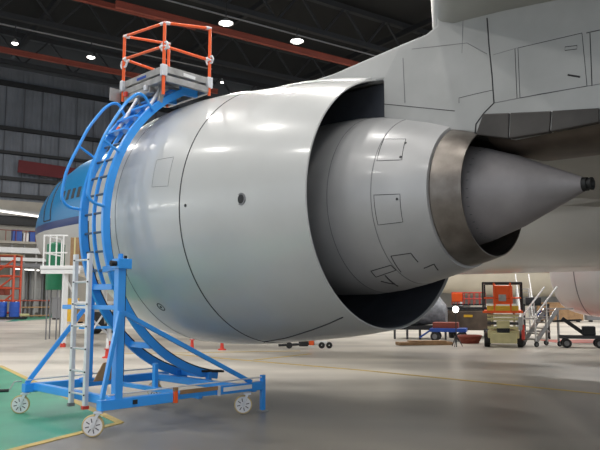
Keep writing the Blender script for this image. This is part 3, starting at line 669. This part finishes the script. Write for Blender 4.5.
# blue barrels on a dark pallet
g = gp(9, 319.5); bx_ = MB(); bx_.box(g + Z * .12, (2.6, .9, .14), X_)
for k in range(3): bx_.box(g + Z * .03 + X_ * (k - 1) * 1.1, (.2, .9, .06), X_)
tag(bx_.build('pallet', 'dark', loc=g, smooth=False), 'dark pallet carrying blue barrels beside the orange scaffold tower', 'pallet')
for px_, lb in ((4, 'blue barrel on the dark pallet, left one below the scaffold'), (16.5, 'blue barrel on the right end of the dark pallet')):
    q = gp(px_, 319.8); q.y = g.y; q.z = .2; q.x = (px_ - 300) / F * g.y
    t = thing('barrel', q, lb, 'barrel', 'blue barrels')
    b = MB(); b.lathe(q, Z, [(0, .05), (0, .36), (.03, .39), (.4, .40), (.42, .42), (.44, .40), (.8, .40), (.82, .42), (.84, .40), (1.15, .39), (1.2, .35), (1.2, .02)], 24); b.build('drum', 'blueb', t)
    b = MB(); b.lathe(q + Z * 1.2 + X_ * .15, Z, [(0, .06), (.04, .06), (.045, .01)], 10); b.build('cap', 'white', t)
# green tank on legs
g = gp(52.5, 339.3); tk = thing('green_tank', g, 'tall green cylindrical tank behind the white railed dock', 'tank')
k_ = g.y / F; R_ = 8.8 * k_; z0_ = 1.55 + 10 * k_; z1_ = 1.55 + 57 * k_
b = MB(); b.lathe(g, Z, [(z0_, .05), (z0_, R_ * .95), (z0_ + .05, R_), (z1_ - .08, R_), (z1_, R_ * .6), (z1_ + .03, .02)], 36); b.build('vessel', 'green', tk)
b = MB(); b.lathe(g, Z, [(z0_ + .9, R_), (z0_ + .9, R_ + .015), (z0_ + .94, R_ + .015), (z0_ + .94, R_)], 36); b.build('hoop', 'white', tk)
for k in range(4):
    a = PI / 4 + k * PI / 2; p = g + V((math.cos(a), math.sin(a), 0)) * R_ * .8; tb([p, p + Z * (z0_ + .1)], .03, 'seam2', 'leg', tk)
# crates right of the tank
for px_, py_, w_, h_, m_, lb in ((69, 323, 1.0, 1.5, 'yellow', 'yellow crate behind the silver ladder foot of the blue dock'), (84, 323, .7, 1.3, 'brown', 'brown crate right of the yellow crate behind the silver ladder'),
        (57, 319.5, .6, 1.6, 'seam2', 'dark grey cabinet left of the yellow crate, below the green tank')):
    g = gp(px_, py_); t = thing('crate', g, lb, 'crate'); bx(g + Z * (h_ / 2 + .1), (w_, .8, h_), X_, m_, 'body', t, .03)
    bx(g + Z * (h_ + .12), (w_ * 1.05, .85, .07), X_, m_, 'lid', t, .01)
    for i in (-1, 1): bx(g + Z * .05 + X_ * i * w_ * .35, (.12, .75, .1), X_, 'dark', 'skid', t)
# white railed dock (nose dock) at 23 m
D = 23.0; K = D / F
def wd(px, z, dy=0): return V(((px - 300) / F * (D), D + dy, z))
nd = thing('access_dock', wd(60, 0), 'white steel access dock with railing, standing behind the silver ladder', 'work stand')
zt_ = 2.62
bx(wd(62, zt_, .8), (1.35, 1.9, .14), X_, 'white', 'deck', nd, .01); bx(wd(62, zt_ - .12, -.12), (1.3, .06, .16), X_, 'white', 'deck_beam', nd)
for px_ in (44.5, 50.5, 57, 64):
    for dy in ((-.1, 1.6) if px_ in (44.5, 64) else (-.1,)): tb([wd(px_, zt_, dy), wd(px_, zt_ + 1.08, dy)], .026, 'white', 'railing_post', nd)
for z in (.5, 1.08):
    tb([wd(44.5, zt_ + z, 1.6), wd(44.5, zt_ + z, -.1), wd(68, zt_ + z, -.1)], .026, 'white', 'railing_bar', nd)
for px_, dy in ((66, 0), (50, 1.6), (78, 1.4), (103, 1.0), (88, .2)):
    b = MB(); b.beam(wd(px_, .12, dy), wd(px_, zt_ if px_ < 80 else 1.45, dy), .15 if px_ == 66 else .11, .13); lg = b.build('leg', 'white', nd, smooth=False)
    bx(wd(px_, .07, dy), (.14, .14, .14), X_, 'red', 'jack_foot', lg, label='red jack foot')
tb([wd(66, 2.3, 0), wd(78, 1.2, .6), wd(103, .35, 1.0)], .04, 'white', 'diagonal', nd); tb([wd(103, 1.4, 1.0), wd(88, .3, .2)], .035, 'white', 'diagonal', nd)
bx(wd(94, .62, .6), (1.2, .1, .09), V((1, .5, 0)), 'blue', 'tie_beam', nd, .01, 'blue tie beam'); bx(wd(90, 1.45, .6), (1.1, 1.0, .10), X_, 'white', 'lower_deck', nd, .01)
g = wd(73.5, zt_ + .08, .3); b = MB(); b.box(g + Z * .48, (.30, .45, .95), X_); cb = thing('cardboard_box', g, 'tall brown cardboard box on the deck of the white access dock', 'box')
b.build('carton', 'brown', cb, smooth=False, bevel=.01); bx(g + Z * .48 - Y_ * .228, (.05, .003, .95), X_, 'tan', 'tape', cb)
# red foot stands and clutter seen under the cowling
def footstand(px_, py_, lb, h=.30, m_='red'):
    g = gp(px_, py_); t = thing('jack_stand', g, lb, 'jack'); b = MB(); b.lathe(g, Z, [(0, .02), (0, .13), (.03, .13), (.05, .06), (h, .045), (h + .01, .08), (h + .03, .08), (h + .031, .001)], 16); b.build('stand', m_, t)
    tb([g + Z * (h + .03), g + Z * (h + .30)], .04, 'white', 'stem', t)
footstand(192, 350, 'small red jack stand with a pale stem on the floor below the cowling, left one'); footstand(222, 350, 'small red jack stand below the cowling, right one above the blue end beam')
footstand(107, 358, 'small red jack stand seen between the blue posts of the dock', .22)
# tow bar lying under the engine
g = gp(316, 349); g2_ = gp(340, 350); tw = thing('tow_bar', g, 'small wheeled tow bar lying on the floor under the reverser cowl', 'tow bar')
xw = V((1, .05, 0)).normalized()
tb([g - xw * 1.2 + Z * .12, g + xw * .2 + Z * .18], .04, 'dark', 'drawbar', tw); bx(g - xw * .4 + Z * .24, (.30, .3, .30), xw, 'black', 'housing', tw, .03)
bx(g - xw * .15 + Z * .22, (.16, .2, .2), xw, 'orange', 'coupling', tw, .02); tb([g - xw * .05 + Z * .20, g + xw * .35 + Z * .18], .07, 'white', 'ram', tw)
for k in (-.85, .18, .42): b = MB(); b.lathe(g + xw * k + Z * .12 - Y_ * .05, Y_, [(-.04, .02), (-.04, .10), (.04, .10), (.04, .02)], 18); b.build('wheel', 'black', tw)

# ================================================================== UNDER THE FAR WING, RIGHT
# orange scissor lift facing us
def wheel(p, ax, r, w_, parent, m='black', hub='tan'):
    b = MB(); b.lathe(p, ax, [(-w_ / 2, r * .55), (-w_ / 2, r * .93), (-w_ / 2 + .02, r), (w_ / 2 - .02, r), (w_ / 2, r * .93), (w_ / 2, r * .55)], 24); o = b.build('tyre', m, parent)
    b = MB(); b.lathe(p, ax, [(-w_ * .35, .001), (-w_ * .4, r * .56), (w_ * .4, r * .56), (w_ * .35, .001)], 16); b.build('hub', hub, o)
X_ = V((1, -.30, 0)).normalized(); Y_ = Z.cross(X_)
g = gp(504, 345.5); sl = thing('scissor_lift', g, 'pale yellow scissor lift with orange basket, facing us under the wing', 'lift')
bx(g + Z * .42, (1.0, 2.0, .26), X_, 'tan', 'chassis', sl, .03); bx(g + Z * .30 - Y_ * 1.02, (.85, .12, .34), X_, 'tan', 'front_bumper', sl, .03)
for i in (-1, 1):
    for j in (-1, 1): wheel(g + X_ * .53 * i + Y_ * .75 * j + Z * .24, X_, .24, .18, sl)
for z in (.62, .76, .90, 1.02):
    for i in (-1, 1): b = MB(); b.beam(g + X_ * .36 * i - Y_ * .95 + Z * z, g + X_ * .36 * i + Y_ * .95 + Z * (z + .10), .06, .10); b.build('scissor_arm', 'tan', sl, smooth=False)
    b = MB(); b.tube([g - X_ * .5 - Y_ * .96 + Z * (z + .02), g + X_ * .5 - Y_ * .96 + Z * (z + .02)], .045, 8); b.build('cross_pin', 'tan' if z != .76 else 'seam', sl)
b = MB(); b.box(g + Z * .74 - Y_ * .99, (.42, .05, .26), X_); b.build('front_plate', 'tan', sl, smooth=False, bevel=.04); bx(g + Z * .55 - Y_ * 1.0, (.4, .05, .14), X_, 'black', 'vent', sl)
bx(g + Z * 1.16, (1.28, 2.1, .08), X_, 'orange', 'basket_floor', sl); bx(g + Z * 1.27 - Y_ * 1.03, (1.0, .03, .18), X_, 'yellow', 'toe_board', sl, .005, 'yellow toe board')
for i in (-1, -.42, .42, 1):
    for j in (-1, 1): tb([g + X_ * .62 * i + Y_ * 1.03 * j + Z * 1.2, g + X_ * .62 * i + Y_ * 1.03 * j + Z * 2.12], .03, 'orange' if abs(i) < 1 else 'dark', 'basket_post', sl)
for z in (1.62, 2.12):
    b = MB(); b.tube([g + X_ * x + Y_ * y + Z * z for x, y in ((-.62, -1.03), (.62, -1.03), (.62, 1.03), (-.62, 1.03))], .028, 8, closed=True); b.build('basket_rail', 'orange' if z < 2 else 'dark', sl)
bx(g + Z * 1.72 - Y_ * .9 + X_ * .02, (.62, .25, .62), X_, 'orange', 'control_cabinet', sl, .04); bx(g + Z * 1.62 - Y_ * 1.04, (.24, .03, .22), X_, 'alud', 'control_panel', sl, .01)
bx(g + Z * .78 + X_ * .55 - Y_ * .98, (.14, .1, .42), X_, 'alud', 'step', sl, .01); bx(g + Z * .5 + X_ * .62 - Y_ * .98, (.1, .1, .5), X_, 'red', 'hose_reel', sl, .03)
# second basket lift behind, with dark box body
g = gp(470, 337); lb_ = thing('basket_lift', g, 'orange basket lift on a dark brown body, parked left of the pale yellow scissor lift', 'lift')
bx(g + Z * .72, (1.9, 2.0, .8), X_, 'under', 'body', lb_, .04); bx(g + Z * 1.2, (1.9, 2.0, .10), X_, 'dark', 'body_top', lb_, .01); bx(g + Z * .9 - Y_ * 1.01, (.35, .02, .10), X_, 'yellow', 'sign_plate', lb_)
for i in (-1, 1):
    for j in (-1, 1): wheel(g + X_ * .7 * i + Y_ * .8 * j + Z * .25, X_, .25, .2, lb_)
bx(g + Z * 1.36, (1.35, 1.2, .06), X_, 'dark', 'basket_floor', lb_)
for i in range(7):
    for j in (-1, 1): tb([g + X_ * (-.66 + i * .22) + Y_ * .6 * j + Z * 1.36, g + X_ * (-.66 + i * .22) + Y_ * .6 * j + Z * 1.86], .018, 'red', 'basket_post', lb_, 6)
for z in (1.6, 1.86): b = MB(); b.tube([g + X_ * x + Y_ * y + Z * z for x, y in ((-.66, -.6), (.66, -.6), (.66, .6), (-.66, .6))], .022, 6, closed=True); b.build('basket_rail', 'red', lb_)
bx(g + Z * 1.66 - X_ * .45 - Y_ * .5, (.42, .3, .38), X_, 'orange', 'control_box', lb_, .03)
# grey tarpaulin covered load with wire cage
g = gp(422, 338.5); lo = thing('covered_load', g, 'grey tarpaulin covered load standing behind the nozzle lip, left of the lit lamp', 'load')
rings = []
for k in range(9):
    x = -1.0 + k * .25; hh = 1.25 + .12 * math.sin(k * 2.1) + (.0 if k < 6 else -.12 * (k - 5)); rings.append([g + X_ * x + Y_ * (.6 * math.cos(a)) + Z * (.55 + hh * .5 + hh * .5 * math.sin(a) * (1 + .05 * math.sin(5 * a + k))) for a in [2 * PI * j / 16 for j in range(16)]])
b = MB(); b.loft(rings); b.build('tarpaulin', 'tarp', lo); bx(g + Z * .45, (2.1, 1.3, .16), X_, 'dark', 'trolley_bed', lo)
for i in range(5): tb([g + X_ * (-1.0 + i * .5) - Y_ * .66 + Z * .4, g + X_ * (-1.0 + i * .5) - Y_ * .66 + Z * .0], .045, 'seam', 'leg', lo, 6)
# small blue trailer cart
g = gp(449, 341); ct = thing('trailer_cart', g, 'low dark blue cart with black wheels and red box on top', 'cart')
bx(g + Z * .42, (1.35, .9, .14), X_, 'blueb', 'bed', ct, .02); bx(g + Z * .60 - X_ * .1, (.95, .6, .22), X_, 'redb', 'box', ct, .02, 'dark red box')
for i in (-1, 1):
    for j in (-1, 1): wheel(g + X_ * .48 * i + Y_ * .38 * j + Z * .18, X_ * .3 + Y_, .18, .1, ct, hub='seam2')
tb([g - X_ * .68 + Z * .4, g - X_ * 1.1 + Z * .12], .035, 'blueb', 'drawbar', ct)
# brown hose pile and mat
g = gp(470, 343.5); hs_ = MB()
for k in range(4): hs_.tube([g + V(((.24 + .03 * k) * math.cos(a) * 1.2, (.24 + .03 * k) * math.sin(a), .05 + .07 * k)) for a in [2 * PI * j / 20 for j in range(20)]], .05, 6, closed=True)
tag(hs_.build('hose_coil', 'redb', loc=g), 'rust brown hose coiled on the floor left of the scissor lift wheels', 'hose')
g = gp(424, 345); b = MB(); b.box(g + Z * .06, (1.9, .5, .10), V((1, .15, 0))); b.box(g + Z * .13 + X_ * .1, (1.3, .35, .05), V((1, .05, 0))); tag(b.build('plank_stack', 'brown', loc=g, smooth=False), 'brown planks lying on the floor beneath the bypass nozzle lip', 'planks')
# lit work lamp on a stand
g = gp(456.5, 347); fl_ = thing('work_lamp', g, 'lit work lamp on a thin stand left of the orange baskets', 'lamp')
tb([g, g + Z * 1.15], .018, 'seam', 'pole', fl_)
for k in range(3): a = k * 2.1; tb([g + Z * .4, g + V((.2 * math.cos(a), .2 * math.sin(a), .02))], .015, 'seam', 'leg', fl_, 6)
p = g + Z * 1.24; b = MB(); b.lathe(p, V((.05, -1, 0)), [(-.12, .04), (-.05, .10), (.03, .12), (.03, .11)], 20); b.build('housing', 'dark', fl_); b = MB(); b.lathe(p, V((.05, -1, 0)), [(.0, .105), (.02, .10), (.04, .001)], 20); b.build('lens', 'flood', fl_)
X_ = V((1, -.28, 0)).normalized(); Y_ = Z.cross(X_)
# boarding steps: two flights side by side
def steps(px_, py_, lb, face, hgt=1.65, k_=1.0):
    g = gp(px_, py_); t = thing('access_steps', g, lb, 'steps', 'aluminium steps by the scissor lift'); X = face.normalized(); Y = Z.cross(X)
    n = 6; run = hgt * .75
    for j in (-1, 1):
        b = MB(); b.beam(g + Y * .3 * j + Z * .15, g + X * run + Y * .3 * j + Z * hgt, .05, .14); b.build('stringer', 'alud', t, smooth=False)
        b = MB(); b.tube([g + Y * .32 * j + Z * .2, g + Y * .32 * j + Z * 1.0 - X * .02, g + X * run + Y * .32 * j + Z * (hgt + .75)], .03, 8); b.build('handrail', 'white', t)
        b = MB(); b.tube([g + X * run * .5 + Y * .32 * j + Z * hgt * .5, g + X * run * .5 + Y * .32 * j + Z * (hgt * .5 + .85)], .022, 8); b.build('rail_post', 'white', t)
        b = MB(); b.beam(g + X * run + Y * .3 * j + Z * .12, g + X * run + Y * .3 * j + Z * hgt, .06, .06); b.build('support', 'alud', t, smooth=False)
    for k in range(n):
        f = (k + .5) / n; b = MB(); b.box(g + X * run * f + Z * (.15 + (hgt - .15) * f), (.22, .6, .035), X); b.build('tread', 'alud', t, smooth=False)
    b = MB(); b.box(g + X * (run + .3) + Z * hgt, (.7, .62, .05), X); b.build('landing', 'alud', t, smooth=False)
    for i in (0, run): 
        for j in (-1, 1): wheel(g + X * i + Y * .34 * j + Z * .09, Y, .09, .05, t, hub='seam2')
steps(530, 346.5, 'silver aluminium access steps with white handrails, right of the scissor lift', V((1, .35, 0)), 1.25)
steps(528, 332.5, 'taller set of silver steps partly hidden behind the scissor lift', V((.2, 1, 0)), 2.1)
# dark workbench with machine
g = gp(537, 338.5); wb = thing('workbench_trolley', g, 'dark steel trolley with shelves standing behind the white handrailed steps', 'trolley')
for z in (.3, .8, 1.35): bx(g + Z * z, (1.0, .8, .06), X_, 'alud' if z < 1 else 'dark', 'shelf', wb, .005)
for i in (-1, 1):
    for j in (-1, 1): tb([g + X_ * .46 * i + Y_ * .36 * j + Z * .16, g + X_ * .46 * i + Y_ * .36 * j + Z * 1.4], .03, 'seam', 'upright', wb); wheel(g + X_ * .46 * i + Y_ * .36 * j + Z * .09, X_, .09, .05, wb, hub='seam2')
bx(g + Z * 1.52 - X_ * .1, (.6, .5, .28), X_, 'seam', 'machine', wb, .03); bx(g + Z * .98 + X_ * .2, (.3, .4, .3), X_, 'blueb', 'bin', wb, .02)
# long low dolly with slanted arm, at the right edge
g = gp(596, 348); dy_ = thing('engine_dolly', g, 'low black wheeled dolly with slanted arm near the right edge', 'dolly')
b = MB(); b.beam(g - X_ * 1.1 + Z * .35, g + X_ * 1.2 + Z * .35, .5, .10); b.build('bed', 'seam', dy_, smooth=False)
b = MB(); b.beam(g - X_ * 1.0 + Z * .95, g - X_ * .2 + Z * .35, .12, .12); b.build('arm', 'dark', dy_, smooth=False); b = MB(); b.beam(g - X_ * 1.3 + Z * .85, g - X_ * .4 + Z * .9, .1, .06); b.build('arm', 'dark', dy_, smooth=False)
for x in (-.9, .1, 1.0): wheel(g + X_ * x + Z * .15 - Y_ * .25, X_ * .2 + Y_, .15, .1, dy_, hub='seam2'); wheel(g + X_ * x + Z * .15 + Y_ * .25, X_ * .2 + Y_, .15, .1, dy_, hub='seam2')
bx(g - X_ * .2 + Z * .55, (.4, .3, .3), X_, 'dark', 'pump', dy_, .03); bx(g + X_ * .9 + Z * .5, (.5, .3, .2), X_, 'red', 'toolbox', dy_, .02)
# red painted line on the floor
strip([gp(548, 341.5), gp(660, 341)], 2.2, mat('red_floor_paint', (.42, .07, .04), .5, noise=.2, scale=3))
# stored shelving and stock in the far right distance
for k, (px_, w_, h_, m_, lb) in enumerate(((395, 3, 1.3, 'seam2', 'dark low cabinet seen far behind the nozzle, under the cream hull'), (500, 4, 1.1, 'beige', 'beige crate row far behind the scissor lift'), (560, 3, 1.2, 'brown', 'brown crate far behind the right-hand engine cowl'), (612, 3.5, .9, 'seam2', 'grey crate at the far right in the distance'))):
    g = gp(px_, 322); t = thing('crate', g, lb, 'crate'); bx(g + Z * (h_ / 2 + .12), (w_, 1.2, h_), X_, m_, 'body', t, .03)
    for i in (-1, 1): bx(g + Z * .06 + X_ * i * w_ * .4, (.15, 1.1, .12), X_, 'dark', 'skid', t)
    bx(g + Z * (h_ + .15), (w_ * 1.02, 1.25, .06), X_, m_, 'lid', t)

# ================================================================== LIGHT AND CAMERA
w = bpy.data.worlds.new('World'); bpy.context.scene.world = w; w.use_nodes = True
w.node_tree.nodes['Background'].inputs[0].default_value = (.86, .93, 1, 1); w.node_tree.nodes['Background'].inputs[1].default_value = .75
def area(name, loc, target, sx, sy, e, c=(1, 1, 1)):
    l = bpy.data.lights.new(name, 'AREA'); l.shape = 'RECTANGLE'; l.size = sx; l.size_y = sy; l.energy = e; l.color = c
    o = bpy.data.objects.new(name, l); col.objects.link(o); o.location = loc
    o.rotation_euler = (V(target) - V(loc)).to_track_quat('-Z', 'Y').to_euler(); return o
# rows of high-bay fittings outside the frame (overhead and behind)
for x in (-24, -14, -4, 6, 16, 26):
    for y in (-8, 2, 12, 22, 32):
        area('roof_lamp_light', (x + (y % 4) * .7, y, 22), (x + (y % 4) * .7, y, 0), 1.0, 1.0, 480, (1, .97, .92))
for k, (x, y) in enumerate(((14, 48), (34, 44), (26, 62), (44, 60))):  # unseen roof lamps added to brighten the cream hull
    area('roof_lamp_light', (x, y, 23), (x, y, 0), 2.5, 2.5, 1900, (1, .97, .92))
for k in range(8):                                                     # far bay of the hangar, away to the left
    area('far_bay_lamp_light', (-88, 7 + k * 3.1 + (k % 2) * .8, 13.8 + (k % 3) * .25), (0, 10, 2), 1.1, .5, 260, (1, .97, .92))
cam = bpy.data.cameras.new('camera'); co = bpy.data.objects.new('camera', cam); col.objects.link(co)
co.location = EYE; co.rotation_euler = (PI / 2 + PITCH, 0, 0); cam.sensor_width = 36; cam.lens = F / 600 * 36; cam.clip_end = 500
sc = bpy.context.scene; sc.camera = co
sc.view_settings.view_transform = 'Standard'; sc.view_settings.look = 'None'; sc.view_settings.gamma = 1; sc.view_settings.exposure = .5
